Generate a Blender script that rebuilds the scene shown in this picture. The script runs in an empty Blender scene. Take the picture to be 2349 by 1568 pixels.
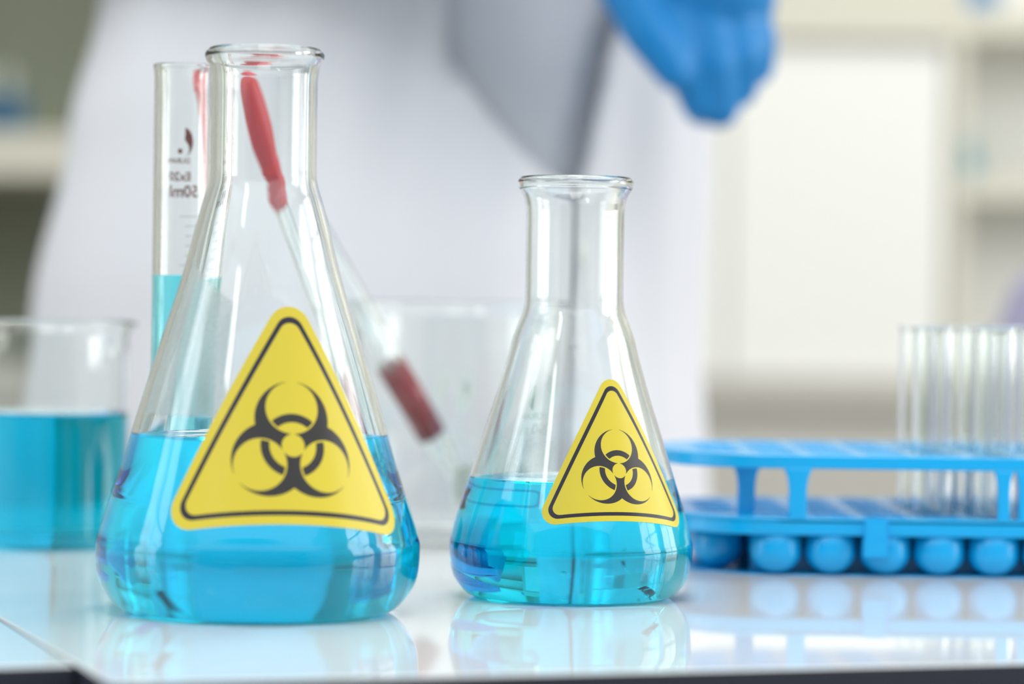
import bpy, bmesh, math, random
from mathutils import Vector, Matrix, noise
from mathutils.geometry import interpolate_bezier
random.seed(7)
S = bpy.context.scene
COL = S.collection
PI = math.pi
mm = 0.001
BT = 0.90            # bench top height above the floor
H = 0.099            # camera height above the bench top
DR = 1.038           # camera distance to the nearer-focus flask axis
FPX = 105.0 / 36.0 * 2349.0
YH = 715.0

# ------------------------------------------------------------------ camera
cd = bpy.data.cameras.new('camera')
cam = bpy.data.objects.new('camera', cd); COL.objects.link(cam)
cd.lens = 105.0; cd.sensor_width = 36.0; cd.sensor_fit = 'HORIZONTAL'
cd.clip_start = 0.02; cd.clip_end = 50
PITCH = math.atan((784.0 - YH) / FPX); ROLL = math.radians(0.8)
CROT = Matrix.Rotation(PI/2 - PITCH, 4, 'X') @ Matrix.Rotation(ROLL, 4, 'Z')
cam.matrix_world = Matrix.Translation((0, -DR, BT + H)) @ CROT
cd.dof.use_dof = True
cd.dof.focus_distance = 1.006
cd.dof.aperture_fstop = 5.2
S.camera = cam
# ------------------------------------------------------------------ world and colour
w = bpy.data.worlds.new('world'); S.world = w; w.use_nodes = True
bg = w.node_tree.nodes['Background']
bg.inputs[0].default_value = (0.93, 0.965, 1.0, 1); bg.inputs[1].default_value = 1.15
S.view_settings.view_transform = 'Standard'; S.view_settings.look = 'None'
S.view_settings.exposure = 0.52; S.view_settings.gamma = 1.0
S.view_settings.use_curve_mapping = False
cy = S.cycles
cy.max_bounces = 40; cy.transmission_bounces = 40; cy.transparent_max_bounces = 40
cy.glossy_bounces = 6; cy.diffuse_bounces = 3; cy.volume_bounces = 0
cy.caustics_reflective = True; cy.caustics_refractive = True
cy.blur_glossy = 0.6; cy.sample_clamp_indirect = 8.0

def area(name, loc, rot, sx, sy, power_radiance, col):
    # radiance in W/sr/m2-like units: area light power = radiance * pi * area
    l = bpy.data.lights.new(name, 'AREA'); l.shape = 'RECTANGLE'; l.size = sx; l.size_y = sy
    l.energy = power_radiance * PI * sx * sy; l.color = col
    o = bpy.data.objects.new(name, l); COL.objects.link(o); o.location = loc; o.rotation_euler = rot
    return o
WINR = [(-0.38, 1.0), (0.90, 1.0)]          # (centre y, width) windows in the right wall
WINL = [(-0.50, 1.0)]
for yc, wd in WINR:
    area('window_daylight', (2.72, yc, 1.65), (0, PI/2, 0), 1.5, wd, 3.6, (1.0, 0.99, 0.95))
for yc, wd in WINL:
    area('window_daylight', (-2.72, yc, 1.65), (0, -PI/2, 0), 1.5, wd, 2.1, (0.96, 0.98, 1.0))
area('ceiling_panel_and_fill', (-1.25, -1.85, 2.66), (0, 0, math.radians(-34)), 0.28, 1.5, 5.0, (0.98, 1.0, 0.97))
area('ceiling_panel_and_fill', (0.0, -0.9, 2.68), (0, 0, 0), 0.6, 1.2, 3.5, (1.0, 0.99, 0.96))
area('ceiling_panel_and_fill', (0.6, 1.35, 2.66), (0, 0, 0), 1.2, 0.6, 6.0, (1.0, 0.99, 0.95))  # added fill lamp towards the back, put in to brighten the cabinets

# ------------------------------------------------------------------ pixel helpers
def ray(px, py):
    v = Vector(((px - 1174.5) / FPX, -(py - 784.0) / FPX, -1.0))
    return CROT.to_3x3() @ v
def P(px, py, d):
    r = ray(px, py); r = r * (d / r.y)
    return Vector((r.x, -DR + d, BT + H + r.z))
def G(px, py):
    r = ray(px, py); t = -H / r.z
    return Vector((r.x*t, -DR + r.y*t, BT))

# ------------------------------------------------------------------ materials
def newmat(name):
    m = bpy.data.materials.new(name); m.use_nodes = True
    m.node_tree.nodes.clear()
    out = m.node_tree.nodes.new('ShaderNodeOutputMaterial')
    return m, m.node_tree, out
def plain(name, col, rough=0.5, metal=0.0, spec=0.5, noise_amt=0.0, nscale=20.0, bump=0.0, trans=0.0, sss=0.0, ior=1.5, bscale=None):
    m, t, out = newmat(name)
    b = t.nodes.new('ShaderNodeBsdfPrincipled')
    b.inputs['Base Color'].default_value = (*col, 1)
    b.inputs['Roughness'].default_value = rough; b.inputs['Metallic'].default_value = metal
    b.inputs['IOR'].default_value = ior
    b.inputs['Specular IOR Level'].default_value = spec
    b.inputs['Transmission Weight'].default_value = trans
    if sss: 
        b.inputs['Subsurface Weight'].default_value = sss
        b.inputs['Subsurface Radius'].default_value = (0.01, 0.01, 0.01)
        b.inputs['Subsurface Scale'].default_value = 0.5
    if noise_amt or bump:
        tc = t.nodes.new('ShaderNodeTexCoord'); n = t.nodes.new('ShaderNodeTexNoise')
        n.inputs['Scale'].default_value = nscale; n.inputs['Detail'].default_value = 4
        t.links.new(tc.outputs['Object'], n.inputs['Vector'])
        if noise_amt:
            r = t.nodes.new('ShaderNodeMix'); r.data_type = 'RGBA'
            r.inputs[6].default_value = (*[max(0, c*(1-noise_amt)) for c in col], 1)
            r.inputs[7].default_value = (*[min(1, c*(1+noise_amt)) for c in col], 1)
            t.links.new(n.outputs['Fac'], r.inputs[0]); t.links.new(r.outputs[2], b.inputs['Base Color'])
        if bump:
            bp = t.nodes.new('ShaderNodeBump'); bp.inputs['Strength'].default_value = bump
            bp.inputs['Distance'].default_value = 0.002
            n2 = t.nodes.new('ShaderNodeTexNoise'); n2.inputs['Scale'].default_value = bscale or nscale*6
            t.links.new(tc.outputs['Object'], n2.inputs['Vector'])
            t.links.new(n2.outputs['Fac'], bp.inputs['Height']); t.links.new(bp.outputs['Normal'], b.inputs['Normal'])
    t.links.new(b.outputs[0], out.inputs[0])
    return m
def glass(name, ior, col=(0.985, 0.995, 0.99), rough=0.0):
    m, t, out = newmat(name)
    g = t.nodes.new('ShaderNodeBsdfGlass'); g.inputs['Color'].default_value = (*col, 1)
    g.inputs['IOR'].default_value = ior; g.inputs['Roughness'].default_value = rough
    t.links.new(g.outputs[0], out.inputs[0]); return m
def liquid_mat(name, absorb, dens, ior=1.335):
    m, t, out = newmat(name)
    at = t.nodes.new('ShaderNodeAttribute'); at.attribute_name = 'open_surface'
    g = t.nodes.new('ShaderNodeBsdfGlass'); g.inputs['IOR'].default_value = ior
    g.inputs['Roughness'].default_value = 0.0
    tr = t.nodes.new('ShaderNodeBsdfTransparent'); mx = t.nodes.new('ShaderNodeMixShader')
    th = t.nodes.new('ShaderNodeMath'); th.operation = 'GREATER_THAN'; th.inputs[1].default_value = 0.5
    t.links.new(at.outputs['Fac'], th.inputs[0]); t.links.new(th.outputs[0], mx.inputs[0])
    t.links.new(tr.outputs[0], mx.inputs[1]); t.links.new(g.outputs[0], mx.inputs[2])
    t.links.new(mx.outputs[0], out.inputs['Surface'])
    v = t.nodes.new('ShaderNodeVolumeAbsorption'); v.inputs['Color'].default_value = (*absorb, 1)
    v.inputs['Density'].default_value = dens
    t.links.new(v.outputs[0], out.inputs['Volume']); return m
def enamel(name, col, alpha):
    m, t, out = newmat(name)
    d = t.nodes.new('ShaderNodeBsdfDiffuse'); d.inputs[0].default_value = (*col, 1)
    tl = t.nodes.new('ShaderNodeBsdfTranslucent'); tl.inputs[0].default_value = (*col, 1)
    m1 = t.nodes.new('ShaderNodeMixShader'); m1.inputs[0].default_value = 0.5
    tr = t.nodes.new('ShaderNodeBsdfTransparent'); m2 = t.nodes.new('ShaderNodeMixShader')
    m2.inputs[0].default_value = alpha
    t.links.new(d.outputs[0], m1.inputs[1]); t.links.new(tl.outputs[0], m1.inputs[2])
    t.links.new(tr.outputs[0], m2.inputs[1]); t.links.new(m1.outputs[0], m2.inputs[2])
    t.links.new(m2.outputs[0], out.inputs[0]); return m
M_GLASS = glass('borosilicate_glass', 1.47)
M_WET = glass('glass_against_liquid', 1.105)
M_LIQ = liquid_mat('cyan_solution', (0.0, 0.938, 0.998), 84.0)
M_LIQD = liquid_mat('deep_cyan_solution', (0.0, 0.925, 0.996), 90.0)
M_LIQS = liquid_mat('strong_blue_solution', (0.0, 0.945, 0.996), 320.0)
M_WHITEINK = enamel('white_enamel_print', (0.86, 0.95, 0.90), 0.9)
M_BLUEINK = enamel('blue_enamel_print', (0.03, 0.25, 0.70), 0.75)
M_BROWNINK = enamel('brown_enamel_print', (0.20, 0.016, 0.006), 0.96)
M_BLUE = plain('blue_polypropylene', (0.003, 0.40, 0.82), 0.25, spec=0.5, sss=0.0)
M_RED = plain('red_rubber', (0.50, 0.018, 0.035), 0.45)
M_WINE = plain('dark_red_solution', (0.42, 0.012, 0.035), 0.1, trans=0.35)
M_TOP = plain('white_glossy_worktop', (0.80, 0.83, 0.84), 0.035, ior=1.45, noise_amt=0.02, nscale=8)
M_EDGE = plain('navy_laminate_edge', (0.016, 0.02, 0.035), 0.5)
M_COAT = plain('white_lab_coat_cotton', (0.76, 0.77, 0.815), 0.9, spec=0.2, noise_amt=0.02, nscale=6)
M_SHIRT = plain('grey_blue_shirt', (0.66, 0.69, 0.75), 0.9, spec=0.2)
M_GLOVE = plain('blue_nitrile', (0.004, 0.20, 0.52), 0.42, spec=0.4)
M_SKIN = plain('skin', (0.62, 0.38, 0.28), 0.5)
M_HAIR = plain('dark_hair', (0.02, 0.014, 0.01), 0.45)
M_TROUSER = plain('grey_trousers', (0.10, 0.11, 0.13), 0.9)
M_SHOE = plain('black_shoe_leather', (0.02, 0.02, 0.02), 0.4)
M_LILAC = plain('lilac_fabric', (0.50, 0.48, 0.68), 0.9)
M_CHROME = plain('brushed_steel', (0.6, 0.6, 0.6), 0.3, metal=1.0)
M_WALL = plain('cream_wall_paint', (0.80, 0.80, 0.75), 0.8, noise_amt=0.02, nscale=3)
M_WALLG = plain('sage_wall_paint', (0.40, 0.44, 0.34), 0.8, noise_amt=0.03, nscale=3)
M_FLOOR = plain('pale_vinyl_floor', (0.42, 0.42, 0.40), 0.35, noise_amt=0.05, nscale=2)
M_CEIL = plain('white_ceiling', (0.85, 0.85, 0.84), 0.9)
M_CAB = plain('white_cabinet_lacquer', (0.86, 0.86, 0.82), 0.45)
M_BEIGE = plain('beige_laminate', (0.50, 0.485, 0.44), 0.55, noise_amt=0.03, nscale=4)
M_CREAM = plain('cream_shelf_board', (0.66, 0.64, 0.54), 0.55)
M_FRAME = plain('white_window_frame', (0.8, 0.8, 0.8), 0.5)

# ------------------------------------------------------------------ object helpers
def link(name, me, mats, parent=None, loc=None, smooth=False):
    o = bpy.data.objects.new(name, me); COL.objects.link(o)
    for m in (mats if isinstance(mats, (list, tuple)) else [mats]):
        if len(me.materials) < len(mats if isinstance(mats, (list, tuple)) else [mats]): me.materials.append(m)
    if smooth:
        for p in me.polygons: p.use_smooth = True
    if parent is not None: o.parent = parent
    if loc is not None: o.location = loc
    return o
def ob(name, bm, mats, parent=None, loc=None, smooth=False):
    bm.normal_update()
    me = bpy.data.meshes.new(name); bm.to_mesh(me); bm.free()
    return link(name, me, mats, parent, loc, smooth)
def thing(name, label, cat, loc=(0, 0, 0), rz=0, group=None):
    o = bpy.data.objects.new(name, None); COL.objects.link(o); o.empty_display_size = 0.02
    o.location = loc; o.rotation_euler = (0, 0, rz); o['label'] = label; o['category'] = cat
    if group: o['group'] = group
    return o
def tag(o, label, cat, group=None):
    o['label'] = label; o['category'] = cat
    if group: o['group'] = group
    return o
def struct(o): o['kind'] = 'structure'; return o
def box(bm, x0, x1, y0, y1, z0, z1, mi=0):
    vs = [bm.verts.new(p) for p in ((x0,y0,z0),(x1,y0,z0),(x1,y1,z0),(x0,y1,z0),(x0,y0,z1),(x1,y0,z1),(x1,y1,z1),(x0,y1,z1))]
    for f in ((0,3,2,1),(4,5,6,7),(0,1,5,4),(1,2,6,5),(2,3,7,6),(3,0,4,7)):
        bm.faces.new([vs[i] for i in f]).material_index = mi
    return vs
def boxb(x0, x1, y0, y1, z0, z1, bev=0.0):
    bm = bmesh.new(); box(bm, x0, x1, y0, y1, z0, z1)
    if bev: bmesh.ops.bevel(bm, geom=bm.edges[:], offset=bev, segments=3, affect='EDGES', profile=0.5)
    return bm
def lathe(bm, prof, n=96, mi=0, M=None, close=False):
    """prof: list of (r, z); returns face lists per segment. r==0 makes a pole."""
    rings = []
    for r, z in prof:
        if r < 1e-7: rings.append([bm.verts.new((0, 0, z))])
        else: rings.append([bm.verts.new((r*math.sin(2*PI*i/n), -r*math.cos(2*PI*i/n), z)) for i in range(n)])
    if close: rings.append(rings[0])
    out = []
    for a, b in zip(rings[:-1], rings[1:]):
        fs = []
        for i in range(n):
            j = (i+1) % n
            if len(a) == 1 and len(b) == 1: continue
            if len(a) == 1: f = bm.faces.new((a[0], b[j], b[i]))
            elif len(b) == 1: f = bm.faces.new((a[i], a[j], b[0]))
            else: f = bm.faces.new((a[i], a[j], b[j], b[i]))
            f.material_index = mi; f.smooth = True; fs.append(f)
        out.append(fs)
    if M is not None:
        vs = set(v for r in rings for v in r); bmesh.ops.transform(bm, matrix=M, verts=list(vs))
    return out
def smooth_prof(pts, sub=6):
    """Catmull-Rom through (r, z) points, monotone enough for vessel outlines."""
    out = []
    n = len(pts)
    for i in range(n-1):
        p0 = Vector(pts[max(i-1, 0)]); p1 = Vector(pts[i]); p2 = Vector(pts[i+1]); p3 = Vector(pts[min(i+2, n-1)])
        for k in range(sub):
            t = k/sub
            q = 0.5*((2*p1) + (p2-p0)*t + (2*p0-5*p1+4*p2-p3)*t*t + (3*p1-p0-3*p2+p3)*t**3)
            out.append((q.x, q.y))
    out.append(tuple(pts[-1])); return out
def offset_prof(pr, th):
    """inner wall: outer outline moved inward by th(z)"""
    out = []
    for i, (r, z) in enumerate(pr):
        a = Vector(pr[max(i-1, 0)]); b = Vector(pr[min(i+1, len(pr)-1)])
        t = (b-a); t = t.normalized() if t.length > 0 else Vector((0, 1))
        n = Vector((-t.y, t.x))       # to the left of upward travel = inward
        k = th(z) if callable(th) else th
        out.append((r + n.x*k, z + n.y*k))
    return out
def radius_at(prof, z):
    for (r0, z0), (r1, z1) in zip(prof[:-1], prof[1:]):
        if (z0 - z)*(z1 - z) <= 0 and z0 != z1:
            return r0 + (r1-r0)*(z-z0)/(z1-z0)
    return prof[-1][0]
def clip_below(prof, z):
    out = []
    for (r0, z0), (r1, z1) in zip(prof[:-1], prof[1:]):
        out.append((r0, z0))
        if z1 >= z:
            k = (z-z0)/(z1-z0); out.append((r0+(r1-r0)*k, z)); return out
    return out

def vessel(root, outer, zc_floor, wall, level, liq=None, n=128, rim=None, men=1.3*mm, spout=None, names=('glass_body', 'liquid')):
    """outer: outline from base edge (r, z) upward to the lip; builds glass with true wall thickness and the liquid within."""
    inner = offset_prof(outer, wall)
    inner = [(max(r, 0.0002), z) for r, z in inner if z >= zc_floor]
    # keep the inner outline rising from the floor
    fl = inner[0][0]
    inner = [(0.0, zc_floor), (fl*0.5, zc_floor), (fl*0.85, zc_floor+0.02*mm)] + inner
    base = [(0.0, 1.1*mm), (outer[0][0]*0.5, 0.9*mm), (outer[0][0]*0.86, 0.5*mm)]
    lip = []
    ro, zo = outer[-1]; ri, zi = inner[-1]
    for k in range(1, 6):
        a = PI*k/6; lip.append(((ro+ri)/2 + (ro-ri)/2*math.cos(a), max(zo, zi) + (ro-ri)/2*math.sin(a)))
    bm = bmesh.new()
    lv = None if level is None else level + men
    inn = inner[:]
    if lv is not None:
        # insert a ring at the wetting line
        for i in range(len(inn)-1):
            if inn[i][1] < lv <= inn[i+1][1]:
                k = (lv-inn[i][1])/(inn[i+1][1]-inn[i][1])
                inn.insert(i+1, (inn[i][0]+(inn[i+1][0]-inn[i][0])*k, lv)); break
    prof = base + outer + lip + inn[::-1]
    segs = lathe(bm, prof, n)
    if lv is not None:
        for fs in segs[len(base)+len(outer)+len(lip)-1:]:
            for f in fs:
                if all(v.co.z <= lv + 1e-6 for v in f.verts): f.material_index = 1
    if spout:
        ang, zs, out_d = spout
        for v in bm.verts:
            if v.co.z > zs:
                a = math.atan2(v.co.x, -v.co.y); da = (a-ang+PI) % (2*PI) - PI
                k = math.exp(-(da/0.22)**2) * ((v.co.z-zs)/(outer[-1][1]-zs))**1.6
                k2 = math.exp(-((abs(da)-0.5)/0.25)**2) * ((v.co.z-zs)/(outer[-1][1]-zs))**1.6
                s = out_d*k - out_d*0.15*k2
                v.co.x += math.sin(a)*s; v.co.y -= math.cos(a)*s; v.co.z -= 0.1*out_d*k
    g = ob(names[0], bm, [M_GLASS, M_WET], root)
    if level is not None:
        li = offset_prof(clip_below(inner, lv), 0.0)
        eps = 0.06*mm
        li = [(max(r-eps, 0), z + (eps if i < 3 else 0)) for i, (r, z) in enumerate(li)]
        top = []
        rt = li[-1][0]
        for k in range(1, 9):
            dd = k*0.5*mm; top.append((rt-dd, level + men*math.exp(-dd/(1.0*mm))))
        top += [(rt*0.5, level), (0, level)]
        bm = bmesh.new(); lay = bm.faces.layers.float.new('open_surface')
        segs = lathe(bm, li+top, n)
        for fs in segs[len(li)-1:]:
            for f in fs: f[lay] = 1.0
        ob(names[1], bm, [liq or M_LIQ], root)
    return inner

# cone-wrapped decoration --------------------------------------------------
def cone_map(prof_r0, z0, prof_r1, z1, phi0, off):
    """returns f(u, v): flat decal coords (v = height along the slope from z0) -> point on the straight cone between two outline points"""
    dz = z1-z0; dr = prof_r0-prof_r1; sl = math.hypot(dz, dr)
    sa = dr/sl; ca = dz/sl
    if abs(sa) < 1e-4:
        def f(u, v, o=0.0):
            p = phi0 + u/prof_r0; r = prof_r0+off+o
            return Vector((r*math.sin(p), -r*math.cos(p), z0+v))
        return f
    rho0 = prof_r0/sa
    def f(u, v, o=0.0):
        Y = rho0 - v; rho = math.hypot(u, Y); psi = math.atan2(u, Y); p = phi0 + psi/sa
        r = rho*sa; z = z0 + (rho0-rho)*ca
        r += (off+o)*ca; z += (off+o)*sa
        return Vector((r*math.sin(p), -r*math.cos(p), z))
    return f
def rounded_tri(side_in, inset, R, na=10, ne=16):
    """equilateral triangle outline (sharp inradius side_in) inset and rounded with radius R; constant point count"""
    rin = side_in - inset - R           # inradius of the centre-of-arc triangle
    cs = [Vector((math.cos(a), math.sin(a)))*(2*rin) for a in (PI/2, PI/2+2*PI/3, PI/2+4*PI/3)]
    pts = []
    for k in range(3):
        c = cs[k]; a0 = PI/2 + k*2*PI/3 - PI/3
        arc = [c + Vector((math.cos(a0+2*PI/3*i/na), math.sin(a0+2*PI/3*i/na)))*R for i in range(na+1)]
        pts += arc
        c2 = cs[(k+1) % 3]; a1 = a0 + 2*PI/3
        e = c2 + Vector((math.cos(a1), math.sin(a1)))*R
        pts += [arc[-1].lerp(e, i/ne) for i in range(1, ne)]
    return pts
def biohazard_material():
    m, t, out = newmat('biohazard_label_print')
    N = t.nodes; L = t.links
    uv = N.new('ShaderNodeUVMap'); uv.uv_map = 'UVMap'
    sp = N.new('ShaderNodeSeparateXYZ'); L.new(uv.outputs[0], sp.inputs[0])
    X, Y = sp.outputs[0], sp.outputs[1]
    def mth(op, a, b=None):
        n = N.new('ShaderNodeMath'); n.operation = op
        for i, v in enumerate((a, b)):
            if v is None: continue
            if isinstance(v, (int, float)): n.inputs[i].default_value = v
            else: L.new(v, n.inputs[i])
        return n.outputs[0]
    def dist(cx, cy_):
        return mth('SQRT', mth('ADD', mth('POWER', mth('ABSOLUTE', mth('SUBTRACT', X, cx)), 2.0), mth('POWER', mth('ABSOLUTE', mth('SUBTRACT', Y, cy_)), 2.0)))
    def lt(a, b): return mth('LESS_THAN', a, b)
    def gt(a, b): return mth('GREATER_THAN', a, b)
    dc = dist(0, 0)
    anyo = None; allc = None; ring = None; gaps = None
    for k in range(3):
        a = PI/2 + k*2*PI/3; ex, ey = math.cos(a), math.sin(a)
        o = lt(dist(11*ex, 11*ey), 15.0); dcut = dist(15.3*ex, 15.3*ey)
        c = gt(dcut, 10.6); rr = lt(dcut, 9.9)
        cr = mth('ABSOLUTE', mth('SUBTRACT', mth('MULTIPLY', X, ey), mth('MULTIPLY', Y, ex)))
        dt = mth('ADD', mth('MULTIPLY', X, ex), mth('MULTIPLY', Y, ey))
        gap = mth('MULTIPLY', lt(cr, 0.75), mth('MULTIPLY', gt(dt, 0.0), lt(dt, 9.0)))
        tip = mth('MULTIPLY', lt(cr, 2.3), gt(dt, 22.0))
        bad = mth('MAXIMUM', gap, tip)
        anyo = o if anyo is None else mth('MAXIMUM', anyo, o)
        allc = c if allc is None else mth('MINIMUM', allc, c)
        ring = rr if ring is None else mth('MAXIMUM', ring, rr)
        gaps = bad if gaps is None else mth('MAXIMUM', gaps, bad)
    blade = mth('MULTIPLY', mth('MULTIPLY', anyo, allc), mth('MULTIPLY', gt(dc, 4.6), mth('SUBTRACT', 1.0, gaps)))
    rg = mth('MULTIPLY', ring, mth('MULTIPLY', gt(dc, 9.4), lt(dc, 12.9)))
    ink = mth('MAXIMUM', blade, rg)
    n = N.new('ShaderNodeTexNoise'); n.inputs['Scale'].default_value = 3.0; n.inputs['Detail'].default_value = 6
    L.new(uv.outputs[0], n.inputs['Vector'])
    ink = mth('MULTIPLY', ink, mth('MINIMUM', mth('ADD', 0.9, mth('MULTIPLY', n.outputs['Fac'], 0.15)), 1.0))
    mx = N.new('ShaderNodeMix'); mx.data_type = 'RGBA'
    mx.inputs[6].default_value = (0.62, 0.505, 0.038, 1); mx.inputs[7].default_value = (0.014, 0.014, 0.026, 1)
    L.new(ink, mx.inputs[0])
    b = N.new('ShaderNodeBsdfPrincipled'); b.inputs['Roughness'].default_value = 0.34
    b.inputs['Specular IOR Level'].default_value = 0.35
    L.new(mx.outputs[2], b.inputs['Base Color']); L.new(b.outputs[0], out.inputs[0])
    return m
M_LABEL = biohazard_material()
M_INK = plain('black_label_ink', (0.014, 0.014, 0.026), 0.34, spec=0.35)
def hazard_label(root, f, side_in, R, b0, b1, rb, unit, sym_dy):
    rings = [(rounded_tri(side_in, 0, R), 0), (rounded_tri(side_in, b0, rb), 1), (rounded_tri(side_in, b1, max(rb-(b1-b0)*0.7, rb*0.45)), 0)]
    inner = rings[-1][0]
    levels = [r[0] for r in rings]
    for k in range(1, 15): levels.append([p*(1-k/15) for p in inner])
    bm = bmesh.new(); uvl = bm.loops.layers.uv.new('UVMap')
    def mk(o): return [[(bm.verts.new(f(p.x, p.y, o)), p) for p in lv] for lv in levels]
    front = mk(0.12*mm); back = mk(0.0)
    def face(vs, mi, flip=False):
        if flip: vs = vs[::-1]
        fc = bm.faces.new([v for v, _ in vs]); fc.material_index = mi; fc.smooth = True
        for lp, (_, p) in zip(fc.loops, vs): lp[uvl].uv = (p.x/unit, (p.y-sym_dy)/unit)
    n = len(levels[0])
    for S_, fl in ((front, False), (back, True)):
        for li in range(len(levels)-1):
            mi = 1 if li == 1 else 0
            for i in range(n):
                j = (i+1) % n
                face([S_[li][i], S_[li][j], S_[li+1][j], S_[li+1][i]], mi, fl)
        c = (bm.verts.new(f(0, 0, 0.12*mm if not fl else 0)), Vector((0, 0)))
        for i in range(n):
            face([S_[-1][i], S_[-1][(i+1) % n], c], 0, fl)
    ea = [(bm.verts.new(v.co), p) for v, p in front[0]]; eb = [(bm.verts.new(v.co), p) for v, p in back[0]]
    for i in range(n):
        j = (i+1) % n; face([ea[j], ea[i], eb[i], eb[j]], 0)
    o = ob('warning_label', bm, [M_LABEL, M_INK], root)
    o['label'] = 'yellow triangular biohazard warning label'
    return o
def text_flat(s, size):
    c = bpy.data.curves.new('t', 'FONT'); c.body = s; c.size = size; c.align_x = 'CENTER'
    c.resolution_u = 3; c.offset = size*0.022
    o = bpy.data.objects.new('t', c); COL.objects.link(o)
    dg = bpy.context.evaluated_depsgraph_get(); me = bpy.data.meshes.new_from_object(o.evaluated_get(dg))
    bpy.data.objects.remove(o)
    return me
def wrap(bm, me, f, du, dv, o=0.0):
    tm = bmesh.new(); tm.from_mesh(me)
    bmesh.ops.triangulate(tm, faces=tm.faces[:])
    mp = {}
    for v in tm.verts: mp[v] = bm.verts.new(f(v.co.x+du, v.co.y+dv, o))
    for fc in tm.faces:
        try: bm.faces.new([mp[v] for v in fc.verts])
        except ValueError: pass
    tm.free()
def flat_poly(bm, pts, f, du, dv):
    tm = bmesh.new(); vs = [tm.verts.new((p[0], p[1], 0)) for p in pts]; tm.faces.new(vs)
    bmesh.ops.triangulate(tm, faces=tm.faces[:])
    mp = {v: bm.verts.new(f(v.co.x+du, v.co.y+dv)) for v in tm.verts}
    for fc in tm.faces: bm.faces.new([mp[v] for v in fc.verts])
    tm.free()
def strip(bm, pts, w_, f, closed=False):
    pts = [Vector(p) for p in pts]; n = len(pts); L_ = []; R_ = []
    for i, p in enumerate(pts):
        a = pts[(i-1) % n] if closed else pts[max(i-1, 0)]; b = pts[(i+1) % n] if closed else pts[min(i+1, n-1)]
        t = (b-a).normalized(); nn = Vector((-t.y, t.x))*w_/2
        L_.append(bm.verts.new(f(*(p+nn)))); R_.append(bm.verts.new(f(*(p-nn))))
    for i in range(n if closed else n-1):
        j = (i+1) % n; bm.faces.new((R_[i], R_[j], L_[j], L_[i]))
def rrect(w_, h_, r, n=5):
    pts = []
    for cx, cy_, a0 in ((w_/2-r, h_/2-r, 0), (-w_/2+r, h_/2-r, PI/2), (-w_/2+r, -h_/2+r, PI), (w_/2-r, -h_/2+r, 1.5*PI)):
        for k in range(n+1):
            a = a0+PI/2*k/n; pts.append((cx+r*math.cos(a), cy_+r*math.sin(a)))
    # straight-side points
    out = []
    for i in range(len(pts)):
        a = Vector(pts[i]); b = Vector(pts[(i+1) % len(pts)]); out.append(a)
        if (b-a).length > 0.003:
            m_ = int((b-a).length/0.0015)
            out += [a.lerp(b, k/m_) for k in range(1, m_)]
    return out
def comma(scale, flip=1):
    """curling leaf mark"""
    L_ = [];
    for k in range(17):
        t = k/16; a = math.radians(75 - 165*t); r = 1.0
        wd = 0.80*math.exp(-((t-0.33)/0.36)**2)*min(1, t/0.12+0.35)*(1-t**3)
        L_.append(((r-wd)*math.cos(a)*.85, (r-wd*.75)*math.sin(a)*1.1, r*math.cos(a)*.85, r*math.sin(a)*1.1))
    pts = [(x*scale*flip, y*scale) for x, y, _, _ in L_] + [(x*scale*flip, y*scale) for _, _, x, y in L_[::-1]]
    return pts
def disc(r, n=16): return [(r*math.cos(2*PI*k/n), r*math.sin(2*PI*k/n)) for k in range(n)]

# ================================================================== THE SETTING
fl = struct(ob('floor', boxb(-2.7, 2.7, -3.4, 2.6, -0.1, 0), M_FLOOR))
struct(ob('wall_back', boxb(-2.7, 2.7, 2.6, 2.7, 0, 2.8), M_WALL))
struct(ob('ceiling', boxb(-2.7, 2.7, -0.2, 2.6, 2.7, 2.8), M_CEIL))
def wall_with_windows(name, x0, x1, wins, k0):
    bm = bmesh.new(); ys = sorted(wins); y = -3.4
    for yc, wd in ys:
        box(bm, x0, x1, y, yc-wd/2, 0, 2.7); box(bm, x0, x1, yc-wd/2, yc+wd/2, 0, 0.9); box(bm, x0, x1, yc-wd/2, yc+wd/2, 2.4, 2.7)
        y = yc+wd/2
    box(bm, x0, x1, y, 2.6, 0, 2.7)
    struct(ob(name, bm, M_WALL))
    for i, (yc, wd) in enumerate(ys):
        bm = bmesh.new(); xm = (x0+x1)/2; f = 0.025
        box(bm, xm-.02, xm+.02, yc-wd/2, yc-wd/2+.04, .9, 2.4); box(bm, xm-.02, xm+.02, yc+wd/2-.04, yc+wd/2, .9, 2.4)
        box(bm, xm-.02, xm+.02, yc-wd/2+.04, yc+wd/2-.04, .9, .94); box(bm, xm-.02, xm+.02, yc-wd/2+.04, yc+wd/2-.04, 2.36, 2.4)
        box(bm, xm-.015, xm+.015, yc-.015, yc+.015, .94, 2.36)
        for zz in (1.3, 1.65, 2.0): box(bm, xm-.012, xm+.012, yc-wd/2+.04, yc+wd/2-.04, zz-.012, zz+.012)
        struct(ob('window_%d' % (k0+i), bm, M_FRAME))
struct(ob('wall_front', boxb(-2.7, 2.7, -3.5, -3.4, 0, 2.7), plain('greige_wall_paint', (0.34, 0.35, 0.35), 0.85)))
wall_with_windows('wall_right', 2.6, 2.7, WINR, 1)
wall_with_windows('wall_left', -2.7, -2.6, WINL, 4)

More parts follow.
